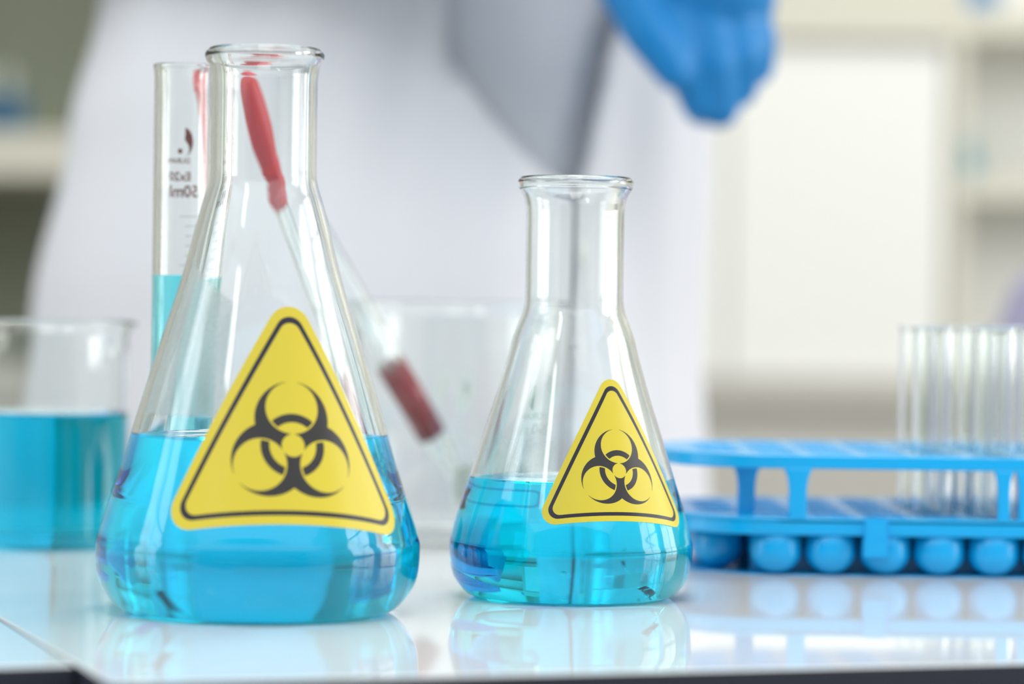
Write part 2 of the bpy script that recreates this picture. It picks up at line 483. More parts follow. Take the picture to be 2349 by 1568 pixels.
# ------------------------------------------------------------------ worktops
g1 = G(0, 1415); g2 = G(166, 1515)
sd = (g2-g1).normalized()
gR0 = G(1500, 1538); gR1 = G(2349, 1519); ed = (gR1-gR0).normalized()
def isect(p, d, q, e):
    den = d.x*e.y-d.y*e.x; t = ((q.x-p.x)*e.y-(q.y-p.y)*e.x)/den
    return p + d*t
cornR = isect(g1, sd, gR0, ed)
gL0 = G(0, 1529); gL1 = G(160, 1524); ld = (gL1-gL0).normalized()
cornL = isect(g1, sd, gL0, ld)
YB = 0.43
backS = g1 + sd*((YB-g1.y)/sd.y)
farR = gR0 + ed*0.9
def slab(name, poly, z0, z1, label, cat):
    bm = bmesh.new(); n = len(poly)
    a = [bm.verts.new((p.x, p.y, z0)) for p in poly]; b = [bm.verts.new((p.x, p.y, z1)) for p in poly]
    bm.faces.new(b).material_index = 0; bm.faces.new(a[::-1]).material_index = 1
    for i in range(n): bm.faces.new((a[i], a[(i+1) % n], b[(i+1) % n], b[i])).material_index = 1
    bmesh.ops.recalc_face_normals(bm, faces=bm.faces[:])
    te = [e for e in bm.edges if all(v.co.z > z1-1e-6 for v in e.verts)]
    bmesh.ops.bevel(bm, geom=te, offset=0.0006, segments=2, affect='EDGES')
    return tag(ob(name, bm, [M_TOP, M_EDGE]), label, cat)
gap = Vector((0.0012, 0, 0))
slab('worktop', [cornR, farR, Vector((farR.x, YB, 0)), backS], BT-0.04, BT,
     'large glossy white worktop with a navy front edge, carrying both yellow-labelled flasks', 'worktop')
slab('worktop', [cornL-gap, backS-gap, Vector((-0.9, YB, 0)), Vector((-0.9, gL0.y+ld.y/ld.x*(-0.9-gL0.x), 0))], BT-0.04, BT,
     'small glossy white worktop left of the slanting dark seam at the bottom left corner', 'worktop')
bcab = thing('bench_cabinet', 'pale bench cabinet standing under the white worktops', 'cabinet', (0, 0, 0))
ob('cabinet_body', boxb(-0.88, 0.98, -0.06, YB-0.03, 0.08, BT-0.041), M_BEIGE, bcab)
ob('plinth', boxb(-0.86, 0.96, -0.02, YB-0.06, 0.0, 0.08), M_EDGE, bcab)
for k in range(4):
    x0 = -0.87+k*0.462
    d_ = ob('door', boxb(x0, x0+0.452, -0.08, -0.0605, 0.1, BT-0.06, 0.002), M_CAB, bcab)
    ob('handle', boxb(x0+0.38, x0+0.395, -0.105, -0.08, 0.62, 0.76, 0.003), M_CHROME, d_)

# ================================================================== FLASKS
def px_prof(rows, s, yh, base_r, heel):
    """rows: (pixel row, half width px) top to bottom -> outline from base upward, metres"""
    pts = [(hw/s*mm, (H*1000 + (yh - y)/s)*mm) for y, hw in rows][::-1]
    return smooth_prof([(base_r, 0.0)] + heel + pts, 5)
# --- 250 ml flask in focus
fr_c = Vector((0.0, 0, 0)); g = G(1307, 1390)
RX, RY = g.x*1.034, g.y + 0.034
sR = FPX/1000/(RY+DR); yhR = 717
rows = [(436, 128), (450, 120), (466, 115.5), (486, 113.3), (520, 113), (600, 113), (680, 113.2), (702, 115), (722, 120), (745, 129), (775, 139.5), (820, 151),
        (912, 178), (1000, 206), (1097, 236.5), (1180, 263), (1225, 274.5), (1255, 279.5)]
outR = px_prof(rows, sR, yhR, 30*mm, [(35.5*mm, 1.0*mm), (39.3*mm, 4.6*mm), (41.6*mm, 9.3*mm)])
zr = outR[-1][1]; rr_ = outR[-1][0]
outR += [(rr_+0.5*mm, zr+0.6*mm), (20.1*mm, zr+1.5*mm), (20.25*mm, zr+2.6*mm), (19.9*mm, zr+3.5*mm), (19.2*mm, zr+4.0*mm)]
flR = thing('erlenmeyer_flask', 'smaller conical glass flask of blue liquid, empty neck, in sharp focus right of centre', 'flask', (RX, RY, BT))
LVR = (H*1000 + (yhR-1100)/sR)*mm
innR = vessel(flR, outR, 2.2*mm, lambda z: 1.7*mm, LVR-0.6*mm)
z0, z1 = 0.026, 0.078
r0 = radius_at(outR, z0); r1 = radius_at(outR, z1)
def label_on(root, out, za, zb, phi, vmid, rot=0.0, **k):
    ra, rb2 = radius_at(out, za), radius_at(out, zb)
    # centre of the label at height along slope vmid
    sl = math.hypot(zb-za, ra-rb2); fr = vmid/sl
    rc = ra + (rb2-ra)*fr; zc = za + (zb-za)*fr
    f0 = cone_map(rc, zc, rb2, zb, phi, 0.12*mm)
    cr, sr = math.cos(rot), math.sin(rot)
    f = lambda u, v, o=0.0: f0(u*cr + v*sr, v*cr - u*sr, o)
    return hazard_label(root, f, **k)
SIDE_R = 18.1*mm
label_on(flR, outR, 0.032, 0.074, math.radians(26.5), 15.0*mm, rot=math.radians(2.4), side_in=SIDE_R, R=4.6*mm, b0=1.9*mm, b1=3.15*mm, rb=3.2*mm, unit=0.56*mm, sym_dy=-0.6*mm)
# markings on the far side (seen mirrored through the glass)
zb0, zb1 = 0.045, 0.075
fm = cone_map(radius_at(outR, zb0), zb0, radius_at(outR, zb1), zb1, math.radians(205), 0.05*mm)
bm = bmesh.new()
wrap(bm, text_flat('250 ml', 5.6*mm), fm, 1*mm, 11.0*mm)
wrap(bm, text_flat('DURAN', 3.6*mm), fm, 1.5*mm, 16.6*mm)
flat_poly(bm, comma(6.2*mm, -1), fm, -0.5*mm, 27*mm)
flat_poly(bm, comma(4.6*mm, 1), fm, 1.5*mm, 25*mm)
ob('printed_markings', bm, M_WHITEINK, flR)['label'] = 'pale mirrored volume marking'
bm = bmesh.new()
zb0, zb1 = 0.022, 0.038
fm2 = cone_map(radius_at(outR, zb0), zb0, radius_at(outR, zb1), zb1, math.radians(195), 0.05*mm)
strip(bm, [(p.x, p.y+4.6*mm) for p in rrect(11*mm, 6.2*mm, 1.6*mm)], 0.5*mm, fm2, True)
ob('printed_frame', bm, M_BLUEINK, flR)

# --- 500 ml flask, nearer and softer
g = G(590, 1432)
LX_, LY_ = g.x*1.043, g.y + 0.041
sL = FPX/1000/(LY_+DR); yhL = 707
rows = [(150, 127), (164, 124), (182, 122), (240, 121.5), (330, 121.5), (395, 122), (418, 124), (440, 130), (470, 139.5), (538, 158), (638, 183.5),
        (835, 246), (1000, 296), (1100, 327), (1180, 353), (1220, 365), (1250, 371.5)]
outL = px_prof(rows, sL, yhL, 38*mm, [(44.5*mm, 1.3*mm), (49.2*mm, 6.0*mm), (52.2*mm, 12.2*mm)])
zr = outL[-1][1]; rr_ = outL[-1][0]
outL += [(rr_+0.7*mm, zr+0.8*mm), (19.3*mm, zr+2.0*mm), (19.5*mm, zr+3.2*mm), (19.1*mm, zr+4.2*mm), (18.3*mm, zr+4.8*mm)]
flL = thing('erlenmeyer_flask', 'largest conical glass flask of blue liquid with big yellow label, nearest on the left', 'flask', (LX_, LY_, BT))
LVL = (H*1000 + (yhL-1005)/sL)*mm
innL = vessel(flL, outL, 2.6*mm, lambda z: 2.0*mm, LVL)
label_on(flL, outL, 0.036, 0.100, math.radians(19.0), 21.7*mm, rot=math.radians(2.2), side_in=26.0*mm, R=7.0*mm, b0=2.9*mm, b1=4.5*mm, rb=4.6*mm, unit=0.80*mm, sym_dy=-0.6*mm)
zb0, zb1 = 0.035, 0.060
fm = cone_map(radius_at(outL, zb0), zb0, radius_at(outL, zb1), zb1, math.radians(198), 0.05*mm)
bm = bmesh.new()
wrap(bm, text_flat('Germany', 3.7*mm), fm, -8.2*mm, 6.6*mm)
strip(bm, [(p.x-5.6*mm, p.y+0.6*mm) for p in rrect(11*mm, 6*mm, 1.9*mm)], 0.5*mm, fm, True)
ob('printed_markings', bm, M_BLUEINK, flL)['label'] = 'blue mirrored printing seen through the liquid'
bm = bmesh.new()
zb0, zb1 = 0.058, 0.080
fm = cone_map(radius_at(outL, zb0), zb0, radius_at(outL, zb1), zb1, math.radians(208), 0.05*mm)
strip(bm, [(-1.2*mm, -1.2*mm), (1.2*mm, 1.2*mm)], 0.4*mm, lambda u, v: fm(u, v+6*mm))
strip(bm, [(-1.2*mm, 1.2*mm), (1.2*mm, -1.2*mm)], 0.4*mm, lambda u, v: fm(u, v+6*mm))
ob('printed_cross', bm, M_WHITEINK, flL)['label'] = 'small white x mark'

# pale patchy film inside the cones, above the liquid
def veil_mat():
    m, t, out = newmat('pale_veil_film'); N = t.nodes; L = t.links
    tc = N.new('ShaderNodeTexCoord'); n = N.new('ShaderNodeTexNoise'); n.inputs['Scale'].default_value = 900; n.inputs['Detail'].default_value = 3
    L.new(tc.outputs['Object'], n.inputs['Vector'])
    at = N.new('ShaderNodeAttribute'); at.attribute_name = 'veil'
    mm_ = N.new('ShaderNodeMath'); mm_.operation = 'MULTIPLY'; L.new(at.outputs['Fac'], mm_.inputs[0])
    mr = N.new('ShaderNodeMapRange'); mr.inputs[1].default_value = 0.3; mr.inputs[2].default_value = 0.7; mr.inputs[3].default_value = 0.88; mr.inputs[4].default_value = 1.0
    L.new(n.outputs['Fac'], mr.inputs[0]); L.new(mr.outputs[0], mm_.inputs[1])
    d = N.new('ShaderNodeBsdfDiffuse'); d.inputs[0].default_value = (0.84, 0.92, 0.94, 1)
    tl = N.new('ShaderNodeBsdfTranslucent'); tl.inputs[0].default_value = (0.84, 0.92, 0.94, 1)
    a = N.new('ShaderNodeMixShader'); L.new(d.outputs[0], a.inputs[1]); L.new(tl.outputs[0], a.inputs[2])
    tr = N.new('ShaderNodeBsdfTransparent'); b = N.new('ShaderNodeMixShader')
    L.new(mm_.outputs[0], b.inputs[0]); L.new(tr.outputs[0], b.inputs[1]); L.new(a.outputs[0], b.inputs[2]); L.new(b.outputs[0], out.inputs[0])
    return m
M_VEIL = veil_mat()
def veil(root, inner, za, zb, dens_at):
    bm = bmesh.new(); lay = bm.verts.layers.float.new('veil'); nz, npx = 50, 80
    p0, p1 = math.radians(-88), math.radians(2); rows_ = []
    for i in range(nz+1):
        z = za + (zb-za)*i/nz; r = radius_at(inner, z) - 0.12*mm; row = []
        for k in range(npx+1):
            p = p0 + (p1-p0)*k/npx
            v = bm.verts.new((r*math.sin(p), -r*math.cos(p), z)); v[lay] = max(0.0, min(1.0, dens_at(math.degrees(p), z*1000)))
            row.append(v)
        rows_.append(row)
    for a, b in zip(rows_[:-1], rows_[1:]):
        for k in range(npx):
            f = bm.faces.new((a[k], a[k+1], b[k+1], b[k])); f.smooth = True
    ob('pale_veil', bm, M_VEIL, root)['label'] = 'pale film inside the glass'
def st(x): x = max(0, min(1, x)); return x*x*(3-2*x)
def dL(p, z):
    pm = -10 if z < 100 else -10 - 65*(z-100)/18
    lowedge = 64 + 0.8*noise.noise(Vector((p*0.35, 0, 0)))
    return 0.95*st((pm-p)/5)*st((z-lowedge)/1.0 + .2)*st((121-z)/6) * (0.85+0.3*noise.noise(Vector((p*0.12, z*0.05, 4))))
def dR(p, z):
    return 0.55*st((-6-p)/6)*st((62-z)/10)*(0.75+0.5*noise.noise(Vector((p*0.15, z*0.1, 9)))) + 0.30*st((-52-p)/10)*st((88-z)/16)
veil(flL, innL, LVL+2*mm, 0.122, dL)
veil(flR, innR, LVR+2*mm, 0.088, dR)

# ================================================================== BEAKERS
def beaker_outline(R, Hh, heel=5*mm):
    pts = [(R-heel, 0.0), (R-heel*0.45, heel*0.12), (R-heel*0.12, heel*0.45), (R, heel*1.05)]
    pts += [(R, z) for z in (Hh*0.2, Hh*0.4, Hh*0.6, Hh*0.8, Hh*0.93)]
    pts += [(R+0.4*mm, Hh*0.965), (R+1.4*mm, Hh*0.985), (R+1.9*mm, Hh)]
    return smooth_prof(pts, 3)
g = G(130, 1266)
bk1 = thing('beaker', 'short glass beaker part-filled with blue liquid at the left edge of the worktop', 'beaker', (P(107, 900, g.y+DR+0.032).x, g.y+0.032, BT))
bo = beaker_outline(33.6*mm, 92*mm)
vessel(bk1, bo, 2*mm, 1.3*mm, 54*mm, M_LIQD, n=96, spout=(math.radians(70), 78*mm, 5*mm))
P2 = P(1038, 1210, 1.29)
bk2 = thing('beaker', 'empty glass beaker with white print standing between the two flasks, holding a dropper', 'beaker', (P2.x, P2.y, BT))
bo2 = beaker_outline(45*mm, 102*mm)
vessel(bk2, bo2, 2*mm, 1.4*mm, None, n=96, spout=(math.radians(-60), 78*mm, 8*mm))
fm = cone_map(45*mm, 0.0, 45*mm, 0.1, math.radians(3), 0.06*mm)
bm = bmesh.new()
flat_poly(bm, comma(8.5*mm, 1), fm, -1*mm, 66*mm)
flat_poly(bm, comma(8.5*mm, -1), fm, -2*mm, 66*mm)
flat_poly(bm, [tuple(p) for p in rrect(30*mm, 18*mm, 1*mm)], fm, 13*mm, 27*mm)
wrap(bm, text_flat('600 ml', 6*mm), fm, 1*mm, 44*mm)
ob('printed_markings', bm, M_WHITEINK, bk2)['label'] = 'white printed emblem and writing panel'

# ================================================================== MEASURING CYLINDER
CD = 1.075
pc = P(421, 300, CD)
cyl = thing('measuring_cylinder', 'tall narrow glass measuring cylinder with brown mirrored print behind the largest flask', 'measuring cylinder', (pc.x, CD-DR, BT))
sC = FPX/1000/CD; CR = 67.5/sC*mm
ztop = P(423, 150, CD).z - BT
co = [(CR*0.6, 8*mm), (CR*0.9, 8.6*mm), (CR, 11*mm)] + [(CR, ztop*k) for k in (0.15, 0.3, 0.45, 0.6, 0.75, 0.9, 0.965)] + [(CR+0.15*mm, ztop*0.985), (CR+0.5*mm, ztop-0.6*mm)]
lvC = P(385, 634, CD).z - BT
vessel(cyl, smooth_prof(co, 3), 12*mm, 1.2*mm, lvC, n=72, men=0.5*mm, spout=(math.radians(165), ztop-9*mm, 2.5*mm))
bm = bmesh.new()                                                   # hexagonal glass foot
pr = [(0, 0.5*mm), (20*mm, 0), (21.5*mm, 1*mm), (21.5*mm, 5*mm), (19*mm, 7*mm), (8*mm, 9*mm), (0, 9*mm)]
lathe(bm, pr, 6)
ob('foot', bm, M_GLASS, cyl)
fm = cone_map(CR, 0, CR, 0.2, math.radians(180), 0.06*mm)
def zC(py): return P(400, py, CD).z - BT
bm = bmesh.new()
flat_poly(bm, comma(5.0*mm, -1), fm, 1.5*mm, zC(322))
flat_poly(bm, [(x+5.0*mm*-0.05, y) for x, y in disc(0.95*mm)], fm, 2.6*mm, zC(343))
wrap(bm, text_flat('DURAN', 2.6*mm), fm, 3*mm, zC(371))
wrap(bm, text_flat('Ex20', 4.4*mm), fm, 2.4*mm, zC(411))
wrap(bm, text_flat('50ml', 6.0*mm), fm, 0.8*mm, zC(449))
ob('printed_markings', bm, M_BROWNINK, cyl)['label'] = 'dark brown mirrored print'
bm = bmesh.new()
fmg = cone_map(CR, 0, CR, 0.2, math.radians(150), 0.06*mm)
for k in range(34):
    z = zC(494) - k*3.55*mm
    if z < 20*mm: break
    wd = 1.1 if k % 5 == 0 else 0.8
    strip(bm, [(-wd*7*mm + q*wd*2*mm, z) for q in range(8)], 0.45*mm, fmg)
ob('graduation_marks', bm, enamel('pale_pink_print', (0.60, 0.50, 0.50), 0.5), cyl)

# ================================================================== DROPPER
A = P(508, 160, 1.21); B = P(1102, 1190, 1.318)
B.z = max(B.z, BT+2.6*mm)
ax = (B-A); LEN = ax.length
dz_ = ax.normalized()
def along(rootm, prof, mats, name, n=40):
    bm = bmesh.new(); lathe(bm, prof, n); return ob(name, bm, mats, rootm)
dr = thing('dropper', 'glass dropper pipette with a red rubber bulb leaning out of the empty beaker', 'dropper', A)
dr.rotation_mode = 'QUATERNION'; dr.rotation_quaternion = dz_.to_track_quat('Z', 'Y')
bl = 66*mm
pr = [(0, 0)] + [(8.2*mm*math.sin(PI/2*k/6), 8.0*mm*(1-math.cos(PI/2*k/6))) for k in range(1, 7)]
pr += [(9.2*mm, 20*mm), (9.2*mm, 34*mm), (7.6*mm, 44*mm), (7.1*mm, 48*mm)]
for k in range(4):
    zz = 49*mm + k*4*mm
    pr += [(8.0*mm, zz), (8.0*mm, zz+1.6*mm), (7.0*mm, zz+2.4*mm)]
pr += [(7.2*mm, bl), (6.1*mm, bl), (6.0*mm, bl-10*mm), (0, bl-10*mm)]
along(dr, pr, M_RED, 'rubber_bulb')
ro, ri = 6.0*mm, 4.7*mm
tp = [(3.2*mm, bl-9*mm), (ro-.2*mm, bl-8*mm)] + [(ro, bl + (LEN-bl)*k) for k in (0, .2, .4, .6, .72)] + [(3.0*mm, LEN-26*mm), (1.6*mm, LEN-12*mm), (1.3*mm, LEN)]
ti = [(0.6*mm, LEN), (0.8*mm, LEN-12*mm), (2.0*mm, LEN-26*mm), (ri, bl+(LEN-bl)*.72), (ri, bl), (3.0*mm, bl-8*mm), (3.2*mm, bl-9*mm)]
along(dr, tp+ti, M_GLASS, 'glass_tube')
s0 = LEN*0.635; s1 = LEN*0.795
along(dr, [(0, s0), (ro+0.5*mm, s0), (ro+0.5*mm, s1), (0, s1)], M_WINE, 'red_band')['label'] = 'dark red translucent band'

# ================================================================== TEST TUBE RACK
FR = 1.131                       # distance of the rack's front face
def rx(px, d): return P(px, 1100, d).x
rack_x0 = rx(1690, FR)
PIT = 20.8*mm
c0x = rx(1782, FR+0.012); c0y = FR+0.012-DR
NC, NR = 8, 6
rk = thing('test_tube_rack', 'bright blue plastic two-tier test tube rack at the right of the worktop', 'rack', (c0x, c0y, BT))
xe = (NC-1)*PIT + 15*mm
yb = (NR-1)*PIT + 12*mm
def outline(ins=0.0, n=1):
    base = [(-15*mm, -10.6*mm), (xe, -10.6*mm), (xe+20*mm, 8*mm), (xe+33*mm, 36*mm), (xe+33*mm, yb-24*mm), (xe+20*mm, yb-6*mm), (xe, yb),
            (-15*mm, yb), (-34*mm, yb-16*mm), (-44*mm, yb-42*mm), (-44*mm, 30*mm), (-36*mm, 6*mm)]
    cx, cy_ = xe/2-8*mm, yb/2-6*mm
    pts = [Vector(p) for p in base]
    # rounded corners by corner cutting
    for _ in range(3):
        q = []
        for i in range(len(pts)):
            a, b = pts[i], pts[(i+1) % len(pts)]
            L2 = (b-a).length; c = min(0.25, 5*mm/L2)
            q += [a.lerp(b, c), a.lerp(b, 1-c)]
        pts = q
    return [(p.x + (-1 if p.x > cx else 1)*ins, p.y + (-1 if p.y > cy_ else 1)*ins) for p in pts]
def plate(name, z0, z1, hole_r, skip=()):
    bm = bmesh.new()
    def loop(pts, z):
        vs = [bm.verts.new((x, y, z)) for x, y in pts]
        return [bm.edges.new((vs[i], vs[(i+1) % len(vs)])) for i in range(len(vs))]
    E = loop(outline(), z1)
    for r in range(NR):
        for c in range(-1 if 1 <= r <= 4 else 0, NC):
            if (c, r) in skip: continue
            E += loop([(c*PIT+hole_r*math.cos(-2*PI*k/28), r*PIT+hole_r*math.sin(-2*PI*k/28)) for k in range(28)], z1)
    bmesh.ops.triangle_fill(bm, use_beauty=True, edges=E)
    fs = bm.faces[:]
    ex = bmesh.ops.extrude_face_region(bm, geom=fs)
    bmesh.ops.translate(bm, vec=(0, 0, z0-z1), verts=[v for v in ex['geom'] if isinstance(v, bmesh.types.BMVert)])
    bmesh.ops.recalc_face_normals(bm, faces=bm.faces[:])
    o = ob(name, bm, M_BLUE, rk)
    bv = o.modifiers.new('bevel', 'BEVEL'); bv.width = 0.7*mm; bv.segments = 2; bv.limit_method = 'ANGLE'
    return o
ZT1, ZT0 = 46.3*mm, 41.0*mm
ZL1, ZL0 = 22.6*mm, 17.0*mm
plate('upper_plate', ZT0, ZT1, 8.9*mm)
plate('lower_plate', ZL0+3*mm, ZL1, 8.9*mm)
# rim skirt of the lower tier
def skirt(name, z0, z1, th, bow=0):
    bm = bmesh.new(); o1 = outline(); o2 = outline(th); n = len(o1)
    rings = []
    for pts, z in ((o1, z1), (o1, z0), (o2, z0), (o2, z1)):
        rings.append([bm.verts.new((x, y, z)) for x, y in pts])
    for a, b in zip(rings, rings[1:]+rings[:1]):
        for i in range(n): bm.faces.new((a[i], b[i], b[(i+1) % n], a[(i+1) % n]))
    bmesh.ops.recalc_face_normals(bm, faces=bm.faces[:])
    o = ob(name, bm, M_BLUE, rk); bv = o.modifiers.new('bevel', 'BEVEL'); bv.width = 0.8*mm; bv.segments = 2; bv.limit_method = 'ANGLE'
    return o
skirt('lower_rim', ZL0-1.2*mm, ZL1-0.4*mm, 2.2*mm)
cup_me = None
for r in range(NR):
    for c in range(-1 if 1 <= r <= 4 else 0, NC):
        if cup_me is None:
            bm = bmesh.new(); R_ = 9.7*mm; QZ = 0.86
            pr = [(0, 0.6*mm)] + [(R_*math.sin(PI/2*k/9), 0.6*mm+QZ*R_*(1-math.cos(PI/2*k/9))) for k in range(1, 10)] + [(R_, ZL0+3*mm)]
            pr += [(R_-1.0*mm, ZL0+3*mm)] + [((R_-1.0*mm)*math.sin(PI/2*k/9), 1.6*mm+QZ*(R_-1.0*mm)*(1-math.cos(PI/2*k/9))) for k in range(9, 0, -1)] + [(0, 1.6*mm)]
            lathe(bm, pr, 36)
            o = ob('tube_cup', bm, M_BLUE, rk); cup_me = o.data
        else:
            o = link('tube_cup', cup_me, M_BLUE, rk)
        o.location = (c*PIT, r*PIT, 0)
bm = bmesh.new(); oo = outline(7*mm)
lo = [bm.verts.new((x, y, 0)) for x, y in oo]; hi = [bm.verts.new((x, y, 0.5*mm)) for x, y in oo]
bm.faces.new(lo[::-1]); bm.faces.new(hi)
for i in range(len(oo)): bm.faces.new((lo[i], lo[(i+1) % len(oo)], hi[(i+1) % len(oo)], hi[i]))
ob('base_sheet', bm, M_BLUE, rk)
# base walls between the cup rows
bm = bmesh.new()
for r in (0.5, 2.5, 4.5): box(bm, -9*mm, xe-3*mm, r*PIT-0.7*mm, r*PIT+0.7*mm, 0, ZL0+3*mm)
for c in (NC-0.4,): box(bm, c*PIT-0.7*mm, c*PIT+0.7*mm, -4*mm, yb-8*mm, 0, ZL0+3*mm)
ob('inner_wall', bm, M_BLUE, rk)
def post(x, y, w0=6.6*mm, d0=5.5*mm):
    bm = bmesh.new(); prs = []
    for z, k in ((ZL1-1*mm, 1.0), (ZL1+6*mm, 0.98), (ZT0-7*mm, 1.0), (ZT0-3*mm, 1.18), (ZT0+0.5*mm, 1.65)):
        prs.append([bm.verts.new((x+sx*w0/2*k, y+sy*d0/2, z)) for sx, sy in ((-1,-1),(1,-1),(1,1),(-1,1))])
    for a, b in zip(prs[:-1], prs[1:]):
        for i in range(4): bm.faces.new((a[i], a[(i+1) % 4], b[(i+1) % 4], b[i]))
    bm.faces.new(prs[0][::-1]); bm.faces.new(prs[-1])
    o = ob('post', bm, M_BLUE, rk)
    bv = o.modifiers.new('bevel', 'BEVEL'); bv.width = 0.8*mm; bv.segments = 2
for px, d in ((1830, FR+0.004), (1712, FR+0.022), (2302, FR+0.004), (2350, FR+0.004), (2176, FR+0.118), (2212, FR+0.118)):
    w0 = 6.8*mm if px < 2000 else 4.6*mm
    post(rx(px, d)-c0x, d-DR-c0y, w0)
for x in (xe+15*mm,):
    post(x, 10*mm); post(x, yb-22*mm)
# clip on the front rim
bm = bmesh.new(); cxp = rx(2012, FR)-c0x
box(bm, cxp-5.0*mm, cxp+5.0*mm, -13.0*mm, -11.2*mm, 7.5*mm, 15.5*mm); box(bm, cxp-4.6*mm, cxp+4.6*mm, -12.6*mm, -10.0*mm, 14.0*mm, 22.9*mm)
bmesh.ops.bevel(bm, geom=bm.edges[:], offset=0.7*mm, segments=2, affect='EDGES')
ob('front_clip', bm, M_BLUE, rk)
for sx in (-13*mm, (NC-1)*PIT+9*mm):
    for sy in ((yb-6*mm,) if sx < 0 else (-10*mm, yb-6*mm)):
        bm = boxb(sx-2*mm, sx+2*mm, sy-1.5*mm, sy+1.5*mm, 0, ZL0+1*mm, 0.5*mm); ob('foot', bm, M_BLUE, rk)

# test tubes
tube_me = None
spots = [((4, 0), 'clear test tube in the front row of the blue rack, catching a bright streak'),
         ((5, 1), 'clear test tube second from the front at the right frame edge'),
         ((4, 2), 'clear test tube two rows behind the brightly streaked one'),
         ((5, 3), 'clear test tube in the middle of the right-hand row at the frame edge'),
         ((4, 4), 'clear test tube near the back of the rack behind the streaked one'),
         ((3, 1), 'clear test tube near the front, left neighbour of the streaked one'),
         ((3, 3), 'clear test tube standing farthest left of the group'),
         ((5, 5), 'clear test tube at the very back of the rack by the frame edge')]
for (c, r), lab in spots:
    if tube_me is None:
        bm = bmesh.new(); Ro = 7.9*mm; Ri = 6.9*mm; HT = 94*mm
        pr = [(0, 0)] + [(Ro*math.sin(PI/2*k/8), Ro*(1-math.cos(PI/2*k/8))) for k in range(1, 9)] + [(Ro, HT*0.4), (Ro, HT*0.8), (Ro, HT-3*mm), (Ro, HT-2*mm), (Ro+0.5*mm, HT-0.8*mm), (Ro+0.3*mm, HT)]
        pr += [(Ri+.1*mm, HT), (Ri, HT-.3*mm), (Ri, HT-.8*mm), (Ri, HT-2*mm), (Ri, HT*0.8), (Ri, HT*0.4)] + [(Ri*math.sin(PI/2*k/8), 1*mm+Ri*(1-math.cos(PI/2*k/8))) for k in range(8, 0, -1)] + [(0, 1*mm)]
        lathe(bm, pr, 48); o = ob('test_tube', bm, M_GLASS); tube_me = o.data
    else: o = link('test_tube', tube_me, M_GLASS)
    o.location = (c0x+c*PIT, c0y+r*PIT, BT+1.65*mm)
    tag(o, lab, 'test tube', 'clear test tubes standing in the blue rack')

# ================================================================== PERSON
PD = 1.75; PYC = PD-DR
def capsules(parts, name, mats, parent, vox=0.004, smooth_it=6):
    bm = bmesh.new()
    for p, q, ra, rb in parts:
        p = Vector(p); q = Vector(q); ax = q-p; L_ = ax.length
        pr = [(0, -ra)] + [(ra*math.cos(PI/2*k/5), ra*math.sin(PI/2*k/5)) for k in range(-4, 1)]
        pr += [(rb*math.cos(PI/2*k/5), L_+rb*math.sin(PI/2*k/5)) for k in range(0, 5)] + [(0, L_+rb)]
        Mx = Matrix.Translation(p) @ (ax.normalized().to_track_quat('Z', 'Y').to_matrix().to_4x4() if L_ > 1e-6 else Matrix.Identity(4))
        lathe(bm, pr, 20, M=Mx)
    me = bpy.data.meshes.new('tmp'); bm.to_mesh(me); bm.free()
    o = bpy.data.objects.new('tmp', me); COL.objects.link(o)
    m1 = o.modifiers.new('r', 'REMESH'); m1.mode = 'VOXEL'; m1.voxel_size = vox; m1.use_smooth_shade = True
    m2 = o.modifiers.new('s', 'SMOOTH'); m2.iterations = smooth_it; m2.factor = 0.5
    dg = bpy.context.evaluated_depsgraph_get(); me2 = bpy.data.meshes.new_from_object(o.evaluated_get(dg))
    bpy.data.objects.remove(o)
    me2.materials.clear(); me2.name = name
    return link(name, me2, mats, parent, smooth=True)
person = thing('person', 'person in a white lab coat and blue gloves standing behind the worktop', 'person', (-0.075, PYC, 0))
ox, oy = -0.075, PYC
def rel(p): return Vector((p[0]-ox, p[1]-oy, p[2]))
# body (skin and one continuous surface under the clothes)
body = [((0, 0.02, 1.05), (0, 0.02, 1.33), .098, .095), ((-.06, .025, 1.35), (.06, .025, 1.35), .075, .075),
        ((0, .02, 1.42), (0, .005, 1.53), .05, .047), ((0, -.01, 1.60), (0, -.01, 1.66), .068, .078),
        ((-.16, .03, 1.42), (-.205, .03, 1.24), .045, .038), ((.16, .03, 1.42), (.235, .03, 1.26), .045, .038),
        ((-.07, .02, 1.0), (-.08, .02, .52), .085, .055), ((.07, .02, 1.0), (.08, .02, .52), .085, .055),
        ((-.08, .02, .52), (-.085, .03, .1), .052, .036), ((.08, .02, .52), (.085, .03, .1), .052, .036),
        ((0, -.075, 1.605), (0, -.09, 1.595), .012, .011), ((-.02, -.07, 1.565), (.02, -.07, 1.565), .010, .010),
        ((-.072, 0, 1.60), (-.074, 0, 1.62), .012, .014), ((.072, 0, 1.60), (.074, 0, 1.62), .012, .014)]
capsules(body, 'body', M_SKIN, person, vox=0.008, smooth_it=4)
hair = [((0, .02, 1.68), (0, .04, 1.64), .088, .085), ((0, .06, 1.62), (0, .075, 1.50), .065, .045), ((-.06, .02, 1.66), (-.068, .03, 1.58), .03, .022), ((.06, .02, 1.66), (.068, .03, 1.58), .03, .022)]
capsules(hair, 'hair', M_HAIR, person, vox=0.008)
for sx in (-1, 1):
    bm = bmesh.new(); bmesh.ops.create_uvsphere(bm, u_segments=16, v_segments=10, radius=0.0085, matrix=Matrix.Translation((sx*0.027, -0.075, 1.632)))
    ob('eye', bm, [plain('eye', (0.05, 0.03, 0.02), 0.1)], person, smooth=True)
